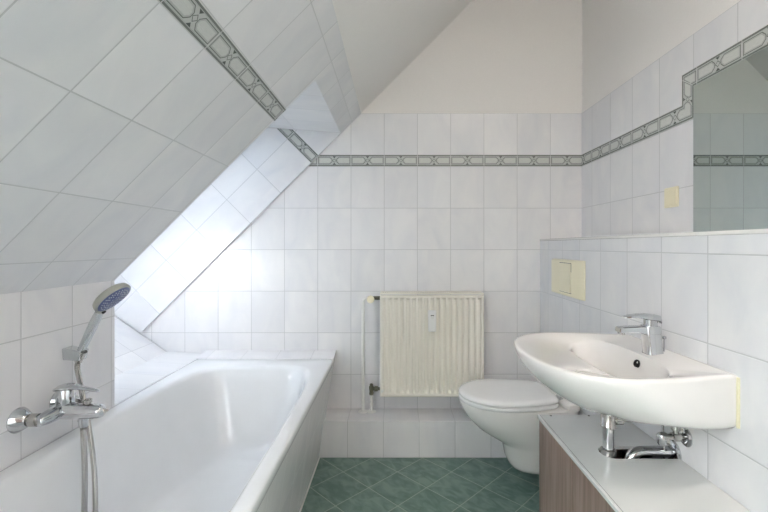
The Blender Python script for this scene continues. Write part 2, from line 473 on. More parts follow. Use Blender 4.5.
wt = thing('added_fill_window', 'added white framed roof window out of view, for fill light', 'window', (-.95, (WY0+WY1)/2, Z(.2))); wt['kind'] = 'structure'  # made-up window, lets extra daylight onto the right wall
mb = MB()
wbar(mb, WT0+.001, WT0+.11, WY0+.001, WY1-.001, .24, .30); wbar(mb, WT1-.11, WT1-.001, WY0+.001, WY1-.001, .24, .30)
wbar(mb, WT0+.11, WT1-.11, WY0+.001, WY0+.06, .24, .30); wbar(mb, WT0+.11, WT1-.11, WY1-.06, WY1-.001, .24, .30)
mb.build('window_frame', M['white_plastic'], wt, bevel=.004)
mb = MB(); wbar(mb, WT0+.10, WT1-.10, WY0+.05, WY1-.05, .268, .272)
mb.build('pane', M['glass'], wt, smooth=False)

# ------------------------------------------------------------------ bathtub
def smooth(a, b_, x):
    t = max(0, min(1, (x-a)/(b_-a))); return t*t*(3-2*t)
TY0 = .55
tub = thing('bathtub', 'white enamelled bathtub with tiled front panel under the sloping ceiling', 'bathtub', (-.75, (TY0+TY1)/2, 0))
def tub_loop(cx, cy, hx, hy, z, e, n=96, taper=0):
    L = []
    for i in range(n):
        a = 2*PI*i/n; c, s_ = math.cos(a), math.sin(a)
        x = abs(c)**(2/e)*(1 if c > 0 else -1); y = abs(s_)**(2/e)*(1 if s_ > 0 else -1)
        yy = cy + y*hy
        k = 1 - taper*max(0, (yy-cy)/hy)**2
        L.append((cx + x*hx*k, yy, z))
    return L
def rect_loop(x0, x1, y0_, y1_, z, n=96, e=60): return tub_loop((x0+x1)/2, (y0_+y1_)/2, (x1-x0)/2, (y1_-y0_)/2, z, e, n)
RX1 = -.353
cx, cy = -.745, (TY0+TY1)/2
icx, icy, ihx, ihy = -.742, (TY0+.08+2.235)/2, .335, (2.235-TY0-.08)/2
loops = [rect_loop(LX+.002, RX1-.002, TY0+.002, TY1-.002, RZ-.035),
         rect_loop(LX+.0005, RX1, TY0, TY1, RZ-.03),
         rect_loop(LX+.0005, RX1, TY0, TY1, RZ-.006),
         rect_loop(LX+.003, RX1-.003, TY0+.003, TY1-.003, RZ-.001),
         rect_loop(LX+.01, RX1-.01, TY0+.01, TY1-.01, RZ),
         tub_loop(icx, icy, ihx+.012, ihy+.012, RZ-.001, 7, taper=.08),
         tub_loop(icx, icy, ihx, ihy, RZ-.006, 6.5, taper=.09),
         tub_loop(icx, icy, ihx-.010, ihy-.014, RZ-.022, 6, taper=.10),
         tub_loop(icx, icy, ihx-.022, ihy-.035, RZ-.08, 5.5, taper=.12),
         tub_loop(icx, icy, ihx-.045, ihy-.085, RZ-.20, 5, taper=.14),
         tub_loop(icx, icy, ihx-.065, ihy-.115, RZ-.30, 4.6, taper=.15),
         tub_loop(icx, icy, ihx-.085, ihy-.135, RZ-.35, 4.3, taper=.16),
         tub_loop(icx, icy, ihx-.115, ihy-.17, RZ-.385, 4, taper=.17),
         tub_loop(icx, icy, ihx-.16, ihy-.23, RZ-.40, 3.6, taper=.17),
         tub_loop(icx, icy, .05, .2, RZ-.405, 2.5)]
MB().loops(loops, cap0=False).build('basin', M['enamel'], tub, sharp=70)
# tiled front panel, leaning in towards the floor
mb = MB(); mb.prism_y([(-.425, .001), (-.357, RZ-.031), (-.377, RZ-.031), (-.445, .001)], TY0, TY1)
mb.build('tiled_panel', M['tile'], tub, uvf=lambda co, n, c: (co.y-.165, co.z-.29), smooth=False)
mb = MB(); mb.prism_z([(-.4365, TY0), (-.418, TY0), (-.418, PLY-.001), (-.4365, PLY-.001)], .0005, .006)
mb.build('sealant_joint', M['pipe'], tub, smooth=False)
MB().box(LX+.002, -.445, TY0-.0, TY0+.02, .001, RZ-.036).build('end_panel', M['tile'], tub, uvf=lambda co, n, c: (co.x-.125, co.z-.29), smooth=False)
# drain
MB().lathe((icx, 1.4, RZ-.4055), (0,0,1), [(0,.03),(.003,.03),(.005,.024),(.004,.01),(.006,0)]).build('drain', M['chrome'], tub)

# ------------------------------------------------------------------ bath mixer
zr = Z(-.526); bx = -1.066
mix = thing('bath_mixer', 'chrome single lever bath mixer on the tiled knee wall', 'tap', (LX, 1.32, zr))
for y in (1.245, 1.395):
    MB().lathe((LX, y, zr), (1,0,0), [(0,.037),(.004,.038),(.012,.034),(.03,.022),(.034,.018)], 32).build('rosette', M['chrome'], mix)
    MB().lathe((LX+.03, y, zr), (1,0,0), [(0,.012),(.012,.012),(.012,.019),(.034,.019),(.034,.015),(.05,.014)], 6 if False else 28).build('union_nut', M['chrome_dull'], mix)
mb = MB()
pts = catmull([(bx-.006, 1.232, zr), (bx, 1.255, zr), (bx+.006, 1.29, zr+.004), (bx+.008, 1.32, zr+.006), (bx+.006, 1.35, zr+.004), (bx, 1.385, zr), (bx-.006, 1.408, zr)], 5)
nn = len(pts)-1
mb.tube(pts, [.010+.014*math.sin(PI*min(1, max(.0, (i/nn)))) **.45 for i in range(nn+1)], 24)
mb.build('mixer_body', M['chrome'], mix)
mb = MB()
pts = catmull([(bx, 1.31, zr+.004), (bx+.04, 1.31, zr+.002), (bx+.08, 1.312, zr), (bx+.12, 1.315, zr-.001), (bx+.138, 1.316, zr-.001)], 5)
mb.tube(pts, [.026,.026,.026,.026,.026,.0255,.025,.025,.0245,.024,.024,.0235,.023,.023,.022,.022,.021,.019,.017,.013,.008][:len(pts)], 24)
sp = mb.build('spout', M['chrome'], mix)
mb = MB(); mb.lathe((bx+.075, 1.31, zr-.018), (0,0,-1), [(0,.015),(.01,.0155),(.014,.013),(.03,.013),(.031,.011)])
mb.build('hose_outlet', M['chrome'], mix)
mb = MB(); mb.lathe((bx+.085, 1.315, zr+.018), (0,0,1), [(0,.009),(.008,.009),(.008,.013),(.018,.013),(.02,.010)])
mb.build('diverter_knob', M['chrome_dull'], mix)
mb = MB(); mb.lathe((bx+.132, 1.316, zr), (1,.02,.05), [(0,.009),(.006,.009),(.010,.005),(.016,.004),(.019,.001)])
mb.build('aerator', M['chrome_dull'], mix)
mb = MB(); mb.lathe((bx+.012, 1.318, zr+.012), (0,0,1), [(0,.026),(.012,.027),(.03,.026),(.056,.0255),(.060,.023)])
cart = mb.build('cartridge_housing', M['chrome'], mix)
mb = MB()
L = []
for t, w, h, dz in ((-.03,.018,.006,.056), (-.022,.024,.016,.060), (0,.026,.020,.063), (.025,.022,.014,.066), (.05,.013,.008,.062), (.08,.010,.007,.056), (.102,.009,.006,.052), (.108,.005,.004,.051)):
    L.append([(bx+.012+t, 1.318+w*math.cos(a), zr+dz+.011+h/1.5*math.sin(a)) for a in [2*PI*k/16 for k in range(16)]])
mb.loops(L).build('lever', M['chrome'], mix, subsurf=1)

# wall bracket for the hand shower
hx, hy, hz = -1.102, 1.430, Z(-.372)
br = thing('shower_holder', 'small chrome wall bracket holding the hand shower', 'bracket', (LX, hy, hz))
mb = MB(); mb.loops([[(LX+.0003, hy-.019, hz-.020), (hx+.018, hy-.019, hz-.024), (hx+.018, hy+.019, hz-.024), (LX+.0003, hy+.019, hz-.020)],
                     [(LX+.0003, hy-.023, hz+.022), (hx+.026, hy-.022, hz+.012), (hx+.026, hy+.022, hz+.012), (LX+.0003, hy+.023, hz+.022)]])
mb.build('bracket', M['silver'], br, bevel=.004)
p1 = Vector((-1.0, 1.395, Z(-.222)))
p0 = Vector((hx+.004, hy-.002, hz-.012)); hd = (p1-p0).normalized()
mb = MB(); mb.lathe(Vector((hx+.002, hy, hz-.03)), hd, [(0,.010),(.002,.0115),(.044,.0135),(.046,.013),(.046,.0125),(.02,.0115)], 28)
mb.build('cradle', M['chrome_dull'], br)
# hand shower
hs = thing('hand_shower', 'hand shower with grey head and blue spray face in the wall bracket', 'shower', (hx, hy, hz))
Lh = (p1-p0).length
pts = [p0 + hd*Lh*t for t in (0, .12, .3, .5, .7, .88, 1.0)]
mb = MB(); mb.tube(pts, [.0105, .0115, .0130, .0142, .0148, .0142, .0125], 20)
hdl = mb.build('handle', M['silver'], hs)
hn = Vector((.72, .0, -.70)).normalized()
hc = Vector((-.9475, 1.378, Z(-.170)))
mb = MB(); mb.lathe(hc - hn*.018, hn, [(0,.014),(.002,.035),(.005,.050),(.010,.058),(.018,.0615),(.026,.0615),(.029,.059)], 44)
mb.build('head', M['grey_plastic'], hs)
mb = MB(); mb.lathe(hc + hn*.0095, hn, [(0,.055),(.002,.055),(.0035,.051),(.0035,.02),(.0055,.017),(.0055,0)], 36)
face = mb.build('spray_face', M['blue'], hs)
e1 = hn.orthogonal().normalized(); e2 = hn.cross(e1)
mb = MB()
for rr, k in ((.045, 24), (.036, 18), (.027, 12), (.012, 6)):
    for i in range(k):
        a = 2*PI*i/k; q = hc + hn*.0125 + (e1*math.cos(a)+e2*math.sin(a))*rr
        mb.cyl(q, q+hn*.003, .0019, n=6)
sub(mb, 'nozzle_ring', M['nozzle'], face, hs)
ja = hc + hn*.006 + (p1-hc).normalized()*.052
mb = MB(); mb.tube([p1 - hd*.006, p1 + hd*.010, hc*.5 + p1*.5 - hn*.004, hc - hn*.006], [.0125, .0135, .015, .018], 18)
mb.build('neck', M['grey_plastic'], hs)
mb = MB(); q = p1 + hd*.010 + hn*.013; mb.cyl(q - hn*.006, q + hn*.004, .0065, n=16); mb.build('swivel_button', M['dark'], hs)
# shower hose
ax = bx+.075
hose = [p0 + hd*.004, p0 - hd*.006 + Vector((.001,0,-.014)), (-1.093, 1.418, Z(-.425)), (-1.068, 1.398, Z(-.465)), (-1.034, 1.368, Z(-.512)), (-1.008, 1.354, Z(-.585)), (-.975, 1.335, Z(-.72)), (-.945, 1.30, Z(-.86)),
        (-.93, 1.28, Z(-.95)), (-.925, 1.255, Z(-.99)), (-.935, 1.235, Z(-.955)), (-.955, 1.265, Z(-.86)), (-.975, 1.295, Z(-.72)), (ax, 1.31, zr-.075), (ax, 1.31, zr-.047)]
pts = catmull(hose, 40)
mb = MB(); mb.tube(pts, 0, 10, rf=lambda i: .0086 if i % 2 else .0072)
tag(mb.build('shower_hose', M['chrome_dull'], sharp=180), 'ribbed metal shower hose hanging in a loop into the bathtub', 'hose')

# ------------------------------------------------------------------ radiator
rx0, rx1 = -.086, .512; rz0, rz1 = Z(-.866), Z(-.284); ryf = 2.36
rad = thing('radiator', 'cream ribbed panel radiator on the back wall', 'radiator', ((rx0+rx1)/2, BY, rz0))
n = 17; pitch = (rx1-rx0-.02)/n; prof = [(rx0, .012), (rx0+.0015, .003), (rx0+.006, 0)]
for i in range(n):
    a = rx0 + .01 + i*pitch
    prof += [(a+.005, 0), (a+.010, .018), (a+pitch-.012, .018), (a+pitch-.006, 0)]
prof += [(rx1-.006, 0), (rx1-.0015, .003), (rx1, .012)]
prof = [(x, ryf + .0 + d) for x, d in prof]
def flat(p): return [(x, ryf + max(.0, min(y-ryf, .012) if (x < rx0+.004 or x > rx1-.004) else 0)) for x, y in p]
Lp = []
for z, k in ((rz0, 0), (rz0+.004, 0), (rz0+.020, 0), (rz0+.034, 1), (rz1-.026, 1), (rz1-.012, 0), (rz1-.003, 0), (rz1, 0)):
    pf = prof if k else flat(prof)
    off = .006 if z in (rz0, rz1) else 0
    front = [(x, y+off, z) for x, y in pf]
    Lp.append(front + [(rx1, ryf+.030, z), (rx0, ryf+.030, z)])
mb = MB().loops(Lp); mb.build('front_panel', M['cream'], rad, sharp=50)
MB().box(rx0+.01, rx1-.01, 2.425, 2.447, rz0+.01, rz1-.01).build('back_panel', M['cream'], rad, bevel=.004)
for x in (rx0-.001, rx1-.002):
    MB().box(x, x+.003, ryf+.014, 2.446, rz0+.004, rz1+.004).build('side_panel', M['cream'], rad)
mb = MB(); gz = rz1+.012
mb.box(rx0, rx1, ryf+.008, ryf+.014, gz-.006, gz+.001).box(rx0, rx1, 2.438, 2.446, gz-.006, gz+.003).box(rx0, rx1, 2.40, 2.405, gz-.006, gz)
k = 46
for i in range(k+1):
    x = rx0 + .004 + (rx1-rx0-.008)*i/k
    mb.box(x-.0022, x+.0022, ryf+.012, 2.44, gz-.003, gz+.002)
mb.build('top_grille', M['cream'], rad, smooth=False)
for x in (rx0+.10, rx1-.10):
    MB().box(x, x+.03, 2.446, BY-.0003, rz0+.06, rz1-.04).build('wall_bracket', M['cream'], rad)
MB().lathe((rx0+.014+.0, ryf+.012, rz0+.035), (0,-1,0), [(0,.008),(.014,.008),(.016,.005)], 14).build('drain_plug', M['pipe'], rad)
# heat meter on the radiator
hm = thing('heat_cost_allocator', 'small white heat meter clipped to the front of the radiator', 'meter', (.211, ryf, Z(-.49)))
mx0, mx1 = .190, .234
mb = MB(); mb.box(mx0, mx1, ryf-.024, ryf-.0005, Z(-.488), Z(-.366)); mb.build('housing', M['white_plastic'], hm, bevel=.005)
mb = MB(); mb.cyl((.212, ryf-.0235, Z(-.405)), (.212, ryf-.027, Z(-.405)), .010); mb.build('display', M['pipe'], hm)
mb = MB(); mb.box(.203, .221, ryf-.0255, ryf-.0235, Z(-.398), Z(-.392)); mb.build('seal_strip', M['screwcap'], hm)

# radiator pipes and valves
vy = 2.425
pi = thing('radiator_supply_pipe', 'white supply pipe rising from plinth to top valve of the radiator', 'pipe', (-.188, vy, PLZ))
px_ = -.188; zt_ = rz1 - .022
mb = MB(); mb.tube([(px_, vy, PLZ)] + [(px_, vy, z) for z in (PLZ+.2, zt_-.03)] + [(px_+.003, vy, zt_-.014), (px_+.010, vy, zt_-.004), (px_+.022, vy, zt_), (px_+.035, vy, zt_)], .0095, 16)
mb.build('pipe', M['pipe'], pi)
MB().lathe((px_, vy, PLZ+.0002), (0,0,1), [(0,.028),(.004,.027),(.009,.018),(.012,.012)]).build('floor_collar', M['pipe'], pi)
va = thing('radiator_valve', 'brass thermostat valve with cream cap at the upper left corner of the radiator', 'valve', (-.14, vy, zt_-.03))
MB().lathe((px_+.03, vy, zt_), (1,0,0), [(0,.010),(.004,.013),(.016,.013),(.018,.010),(.07,.011),(.072,.015),(.09,.015),(.092,.010),(.108,.010)], 18).build('valve_body', M['brass'], va)
MB().lathe((-.142, vy-.010, zt_-.004), (0,-1,0), [(0,.012),(.01,.018),(.014,.022),(.035,.021),(.038,.018)], 24).build('valve_cap', M['cream_plastic'], va, label='cream round valve cap')
lz = rz0 + .026
lv = thing('lockshield_valve', 'tarnished brass valve at the lower left corner of the radiator', 'valve', (-.139, vy, lz))
MB().lathe((-.139, vy, lz-.035), (0,0,1), [(0,.012),(.012,.014),(.014,.011),(.03,.013),(.048,.014),(.05,.010),(.062,.010),(.065,.006)], 16).build('valve_body', M['brass'], lv)
MB().lathe((-.134, vy, lz), (1,0,0), [(0,.010),(.012,.010),(.014,.015),(.032,.015),(.034,.009),(.046,.009)], 16).build('union_nut', M['brass'], lv)
rp_ = thing('radiator_return_pipe', 'short white return pipe from plinth to lower radiator valve', 'pipe', (-.139, vy, PLZ))
MB().tube([(-.139, vy, PLZ), (-.139, vy, PLZ+.04), (-.139, vy, lz-.034)], .0095, 16).build('pipe', M['pipe'], rp_)
MB().lathe((-.139, vy, PLZ+.0002), (0,0,1), [(0,.028),(.004,.027),(.009,.018),(.012,.012)]).build('floor_collar', M['pipe'], rp_)

# ------------------------------------------------------------------ toilet
TYc = 2.07
wc = thing('toilet', 'white wall hung toilet with closed lid beside the plinth', 'toilet', (.6, TYc, 0))
def egg(x0, x1, hw, z, n=64, back=.8, xm=.45, ef=2.2, dx=0):
    """front tip x0 (towards -X), back x1; half width hw; back keeps share 'back' of width"""
    L = []; xc = x0 + (x1-x0)*xm
    for i in range(n):
        a = 2*PI*i/n; c, s_ = math.cos(a), math.sin(a)
        if c < 0: x = xc + (xc-x0)*c; w = hw*abs(s_)
        else:
            e = 6; x = xc + (x1-xc)*abs(c)**(2/e); w = hw*abs(s_)**(2/e)
            w *= 1 - (1-back)*smooth(xc, x1, x)
        L.append((x, TYc + (w if s_ >= 0 else -w), z))
    return L
XB = PX - .0008
prof = [(.60, .06, -1.108, .4), (.585, .085, -1.100, .4), (.568, .093, -1.079, .42), (.55, .10, -1.04, .42), (.538, .112, -.985, .42), (.524, .118, -.968, .42),
        (.47, .135, -.938, .44), (.415, .152, -.903, .45), (.357, .17, -.844, .45), (.332, .178, -.80, .45), (.325, .18, -.775, .45), (.327, .179, -.768, .45)]
L = [egg(a, XB, w, Z(z), xm=xm, back=.96) for a, w, z, xm in prof]
L.append(egg(.345, XB-.01, .165, Z(-.766), back=.96)); 
MB().loops(L).build('bowl', M['ceramic'], wc, sharp=60)
mb = MB()
MB().loops([egg(.79, XB, .165, Z(-.767), xm=.3, back=.98), egg(.785, XB, .168, Z(-.75), xm=.3, back=.98), egg(.79, XB, .165, Z(-.738), xm=.3, back=.98), egg(.81, XB-.005, .15, Z(-.735), xm=.3, back=.98)]).build('rear_deck', M['ceramic'], wc, sharp=60)
def lidloops(zs):
    return [egg(.321+o, .785-o, .188-o, Z(z), back=.82, xm=.46) for o, z in zs]
MB().loops(lidloops([(.006,-.765), (.001,-.762), (0,-.752), (.004,-.746)])).build('seat', M['lid'], wc, sharp=60)
MB().loops(lidloops([(.008,-.744), (.002,-.742), (-.001,-.735), (.002,-.728), (.010,-.7225), (.03,-.719), (.08,-.717), (.15,-.7165)])).build('lid', M['lid'], wc, sharp=60)
for s_ in (-1, 1):
    MB().cyl((.797, TYc+s_*.075-.018, Z(-.732)), (.797, TYc+s_*.075+.018, Z(-.732)), .011, bev=.002).build('hinge', M['chrome'], wc)
# flush plate
fp = thing('flush_plate', 'ivory toilet flush plate on the half height tiled wall', 'flush plate', (PX, 2.07, Z(-.16)))
ya, yb, za, zb = 1.885, 2.255, Z(-.252), Z(-.068)
mb = MB(); mb.loops([[(PX-.0003, ya, za), (PX-.0003, yb, za), (PX-.0003, yb, zb), (PX-.0003, ya, zb)],
                     [(PX-.006, ya, za), (PX-.006, yb, za), (PX-.006, yb, zb), (PX-.006, ya, zb)],
                     [(PX-.022, ya+.03, za+.004), (PX-.022, yb-.012, za+.006), (PX-.022, yb-.012, zb-.006), (PX-.022, ya+.03, zb-.004)]])
mb.build('plate', M['cream_plastic'], fp, bevel=.003)
mb = MB(); mb.box(PX-.0255, PX-.0205, 1.995, 2.125, za+.022, zb-.018); mb.build('flush_button', M['cream_plastic'], fp, bevel=.002)
for (a, b_, c_, d_) in ((1.99,2.13,zb-.018,zb-.0155), (1.99,2.13,za+.0195,za+.022), (1.99,1.9925,zb-.06,zb-.018), (2.1275,2.13,za+.022,za+.06)):
    MB().box(PX-.0226, PX-.0215, a, b_, c_, d_).build('button_gap', M['screwcap'], fp, smooth=False)

# ------------------------------------------------------------------ wash basin
SY = 1.29; SZ = Z(-.328)
sk = thing('wash_basin', 'white ceramic wash basin mounted on the tiled half height wall', 'sink', (.65, SY, SZ-.19))
half = [(.8722, .242), (.80, .256), (.72, .274), (.62, .284), (.54, .276), (.475, .240), (.426, .175), (.401, .09), (.393, 0)]
full = [(x, SY-d) for x, d in half] + [(x, SY+d) for x, d in reversed(half[:-1])]
poly = [tuple(p) for p in catmull([Vector((x, y, 0)) for x, y in full], 10)]
poly = [(p[0], p[1]) for p in poly]
def ray(c, a, P):
    d = (math.cos(a), math.sin(a)); best = None
    for i in range(len(P)):
        x1, y1_ = P[i]; x2, y2 = P[(i+1) % len(P)]
        ex, ey = x2-x1, y2-y1_; den = d[0]*ey - d[1]*ex
        if abs(den) < 1e-12: continue
        t = ((x1-c[0])*ey - (y1_-c[1])*ex)/den; u = ((x1-c[0])*d[1] - (y1_-c[1])*d[0])/den
        if t > 0 and -1e-9 <= u <= 1+1e-9: best = t if best is None else max(best, t)
    return best
oc = (.655, SY)
ca = math.atan2(.242, .8722-oc[0])
NA = 96; angs = []
m1 = 18
for i in range(m1): angs.append(-ca + 2*ca*i/m1)
for i in range(NA-m1): angs.append(ca + (2*PI-2*ca)*i/(NA-m1))
OUT = []
for a in angs:
    t = ray(oc, a, poly); OUT.append((oc[0]+t*math.cos(a), oc[1]+t*math.sin(a)))
INN = []
for (x, y) in OUT:
    a = math.atan2((y-SY)/.285, (x-.62)/.24); c, s_ = math.cos(a), math.sin(a); e = 2.5
    xx = abs(c)**(2/e)*(1 if c > 0 else -1); yy = abs(s_)**(2/e)*(1 if s_ > 0 else -1)
    rxx = .080 if c > 0 else .086
    INN.append((.686+rxx*xx, SY+.215*yy))
loops = []
# underside, from the drain outwards
DP = .185
phs = [88.5, 86, 80, 72, 64, 55, 46, 37, 28, 20, 12, 6, 2.5, 1]
bc = (.668, SY)
for ph in phs:
    f = math.radians(ph); L = []
    for (x, y) in OUT:
        w = smooth(.50, .74, x)
        pr, pz = 1 + 0*w, 1.0
        p_ = 1.3 - 1.20*w; r = math.cos(f)**p_
        zz = math.sin(f)**(1.22-1.08*w)
        dep = DP - (DP - .108 - .036*smooth(.58, .86, x))*w*r
        L.append((min(bc[0] + (x-bc[0])*r, .8722), bc[1] + (y-bc[1])*r, SZ-.012 - (dep-.012)*zz))
    loops.append(L)
def scl(P, off, z, c=oc):
    out = []
    for x, y in P:
        dx, dy = x-c[0], y-c[1]; r = math.hypot(dx, dy); k = (r-off)/r
        out.append((c[0]+dx*k, c[1]+dy*k, z))
    return out
def mixl(A, B, t, z): return [(a[0]*(1-t)+b[0]*t, a[1]*(1-t)+b[1]*t, z) for a, b in zip(A, B)]
loops += [[(x, y, SZ-.010) for x, y in OUT], [(x, y, SZ-.005) for x, y in OUT], scl(OUT, .0025, SZ-.0012), scl(OUT, .008, SZ)]
loops += [scl(OUT, .018, SZ-.001)]
Q = [(p[0], p[1]) for p in scl(OUT, .018, 0)]
def mixs(A, B, t):
    out = []
    for a, b in zip(A, B):
        x = a[0]*(1-t)+b[0]*t; y = a[1]*(1-t)+b[1]*t
        fr = 1 - smooth(.60, .76, b[0]); dpt = .010 + .024*fr
        out.append((x, y, SZ - .001 - dpt*(t**1.1)))
    return out
loops += [mixs(Q, INN, t) for t in (.05, .12, .22, .35, .5, .65, .8, .92, 1.0)]
INZ = [SZ - .001 - (.010 + .024*(1 - smooth(.60, .76, x))) for x, y in INN]
for k, z in ((.985, .04), (.955, .14), (.91, .32), (.85, .55), (.76, .78), (.62, .90), (.44, .96), (.24, .99), (.12, 1.0)):
    loops.append([((bc[0]+.012)*(1-k) + x*k, SY*(1-k) + y*k, zi*(1-z) + (SZ-.143)*z) for (x, y), zi in zip(INN, INZ)])
mb = MB().loops(loops)
bowl = mb.build('basin', M['ceramic_sink'], sk, sharp=60)
# overflow hole
mb = MB(); mb.lathe((.764, SY, SZ-.042), (-1, 0, .35), [(0,.012),(.010,.012),(.0115,.0105),(.009,.0085),(.004,.0075)], 20)
ring = mb.build('overflow', M['dark'], sk)
mb = MB(); mb.lathe((bc[0]+.012, SY, SZ-.1425), (0,0,1), [(0,.026),(.002,.026),(.004,.021),(.003,.019),(.006,.017),(.0065,0)], 28)
mb.build('drain_plug', M['chrome'], sk)
mb = MB()
pts = [(PX-.002, SY-.2445, SZ-.006-.128*t) for t in [i/8 for i in range(9)]]
mb.tube(pts, .0042, 10); mb.build('sealant', M['sealant'], sk, label='yellowed silicone joint')

# basin mixer
fz = SZ - .010
fa = thing('basin_mixer', 'chrome single lever tap standing on the wash basin', 'tap', (.806, SY, fz))
mb = MB()
def rect(cx_, hx_, hy_, z, r=.006, n=6):
    L = []
    for (sx, sy, a0) in ((1,1,0), (-1,1,90), (-1,-1,180), (1,-1,270)):
        for k in range(n+1):
            a = math.radians(a0 + 90*k/n); L.append((cx_ + sx*(hx_-r) + r*math.cos(a), SY + sy*(hy_-r) + r*math.sin(a), z))
    return L
mb.loops([rect(.808, .026, .024, fz+.0003, .012), rect(.808, .026, .024, fz+.004, .012), rect(.807, .0245, .0225, fz+.007, .011), rect(.803, .0235, .021, fz+.05, .009), rect(.800, .0235, .021, fz+.086, .008), rect(.799, .0215, .019, fz+.090, .007)])
mb.build('tap_body', M['chrome'], fa, sharp=45)
mb = MB()
L = []
for x, zc_, hz_, hw in ((.795,fz+.070,.018,.019), (.775,fz+.076,.012,.018), (.755,fz+.0785,.009,.017), (.72,fz+.0775,.0085,.0165), (.702,fz+.076,.0085,.016), (.697,fz+.0755,.006,.0145)):
    L.append([(x, SY + hw*sx, zc_ + hz_*sz) for sx, sz in ((-1,-.8),(-.85,-1),(.85,-1),(1,-.8),(1,.8),(.85,1),(-.85,1),(-1,.8))])
mb.loops(L).build('spout', M['chrome'], fa, sharp=40)
MB().lathe((.709, SY, fz+.070), (-.15,0,-1), [(0,.011),(.008,.011),(.009,.009)], 20).build('aerator', M['chrome_dull'], fa)
MB().loops([rect(.800, .0185, .0175, fz+.088, .014), rect(.800, .0185, .0175, fz+.108, .014)]).build('cartridge_housing', M['chrome'], fa, sharp=45)
mb = MB(); L = []
for x, z0_, z1_, hw in ((.824,fz+.098,fz+.112,.019), (.820,fz+.104,fz+.1225,.021), (.79,fz+.108,fz+.1255,.021), (.765,fz+.113,fz+.1245,.0195), (.735,fz+.114,fz+.1215,.016), (.718,fz+.1135,fz+.118,.012), (.714,fz+.1145,fz+.117,.009)):
    zc_ = (z0_+z1_)/2; hz_ = (z1_-z0_)/2
    L.append([(x, SY + hw*sx, zc_ + hz_*sz) for sx, sz in ((-1,-.7),(-.85,-1),(.85,-1),(1,-.7),(1,.7),(.85,1),(-.85,1),(-1,.7))])
mb.loops(L).build('lever', M['chrome'], fa, sharp=45)
mb = MB(); mb.cyl((.843, SY, fz), (.843, SY, fz+.048), .0022, n=10); mb.lathe((.843, SY, fz+.046), (0,0,1), [(0,.003),(.002,.006),(.008,.006),(.010,.003)], 14)
mb.build('pop_up_knob', M['chrome'], fa)

# drain trap below the basin
ZK = Z(-.650)                                 # cabinet top height
tr = thing('drain_trap', 'chrome drain pipe and trap running from basin into the cabinet cutout', 'pipe', (.668, SY, ZK-.08))
pxx = .668; zb0 = SZ-.182
MB().lathe((pxx, SY, zb0+.012), (0,0,-1), [(0,.026),(.006,.026),(.010,.022),(.058,.022),(.060,.0235),(.068,.0235),(.070,.018)], 28).build('waste_fitting', M['chrome_dull'], tr)
MB().cyl((pxx, SY, zb0-.03), (pxx, SY, ZK-.06), .0165).build('tail_pipe', M['chrome'], tr)
MB().lathe((pxx, SY, ZK+.018), (0,0,-1), [(0,.019),(.003,.0225),(.020,.0225),(.023,.019)], 24).build('union_nut', M['chrome_dull'], tr)
pts = catmull([(pxx, SY, ZK-.005), (pxx+.003, SY, ZK-.030), (pxx+.022, SY, ZK-.048), (pxx+.045, SY, ZK-.05), (pxx+.062, SY, ZK-.035), (pxx+.074, SY, ZK-.010), (pxx+.095, SY, ZK+.004), (pxx+.13, SY, ZK+.006), (PX-.003, SY, ZK+.006)], 6)
MB().tube(pts, .0175, 20).build('trap_bend', M['chrome'], tr)
MB().lathe((PX-.0005, SY, ZK+.006), (-1,0,0), [(0,.036),(.004,.036),(.010,.030),(.012,.019)], 30).build('wall_rosette', M['chrome'], tr)
mb = MB(); mb.cyl((pxx+.018, SY-.004, zb0-.036), (pxx+.043, SY-.004, zb0-.036), .0115, bev=.002); mb.cyl((pxx+.04, SY-.004, zb0-.036), (pxx+.17, SY-.004, zb0-.042), .0026, n=10)
mb.build('pop_up_rod', M['chrome_dull'], tr)
mb = MB(); mb.cyl((pxx+.163, SY-.010, zb0+.012), (pxx+.168, SY-.012, ZK-.03), .0024, n=10); mb.box(pxx+.157, pxx+.171, SY-.014, SY-.001, zb0-.047, zb0-.036)
mb.build('lift_rod', M['chrome_dull'], tr)
# angle valve
av_y, av_z = 1.235, Z(-.572)
av = thing('angle_valve', 'chrome angle valve on the tiled wall below the basin', 'valve', (PX, av_y, av_z))
MB().lathe((PX-.0005, av_y, av_z), (-1,0,0), [(0,.028),(.003,.028),(.008,.022),(.009,.010)], 28).build('wall_rosette', M['chrome'], av)
mb = MB(); mb.lathe((PX-.006, av_y, av_z), (-1,0,0), [(0,.009),(.014,.009),(.016,.013),(.036,.013),(.038,.009),(.055,.009),(.056,.014),(.070,.014),(.073,.010)], 20); mb.build('valve_body', M['chrome_dull'], av)
MB().lathe((PX-.032, av_y, av_z+.006), (0,0,1), [(0,.008),(.014,.008),(.015,.012),(.028,.012),(.030,.006)], 20).build('union_nut', M['chrome_dull'], av)
mb = MB(); q = Vector((PX-.073, av_y, av_z))
mb.lathe(q + Vector((0,0,.004)), (0,0,-1), [(-.004,.012),(0,.014),(.022,.013),(.028,.010)], 18)
mb.build('handle', M['chrome'], av)
mb = MB(); mb.tube(catmull([(PX-.032, av_y, av_z+.034), (PX-.035, av_y+.01, av_z+.06), (PX-.04, SY-.02, av_z+.085), (PX-.05, SY-.01, av_z+.11)], 6), .005, 12)
mb.build('supply_tube', M['chrome'], av)

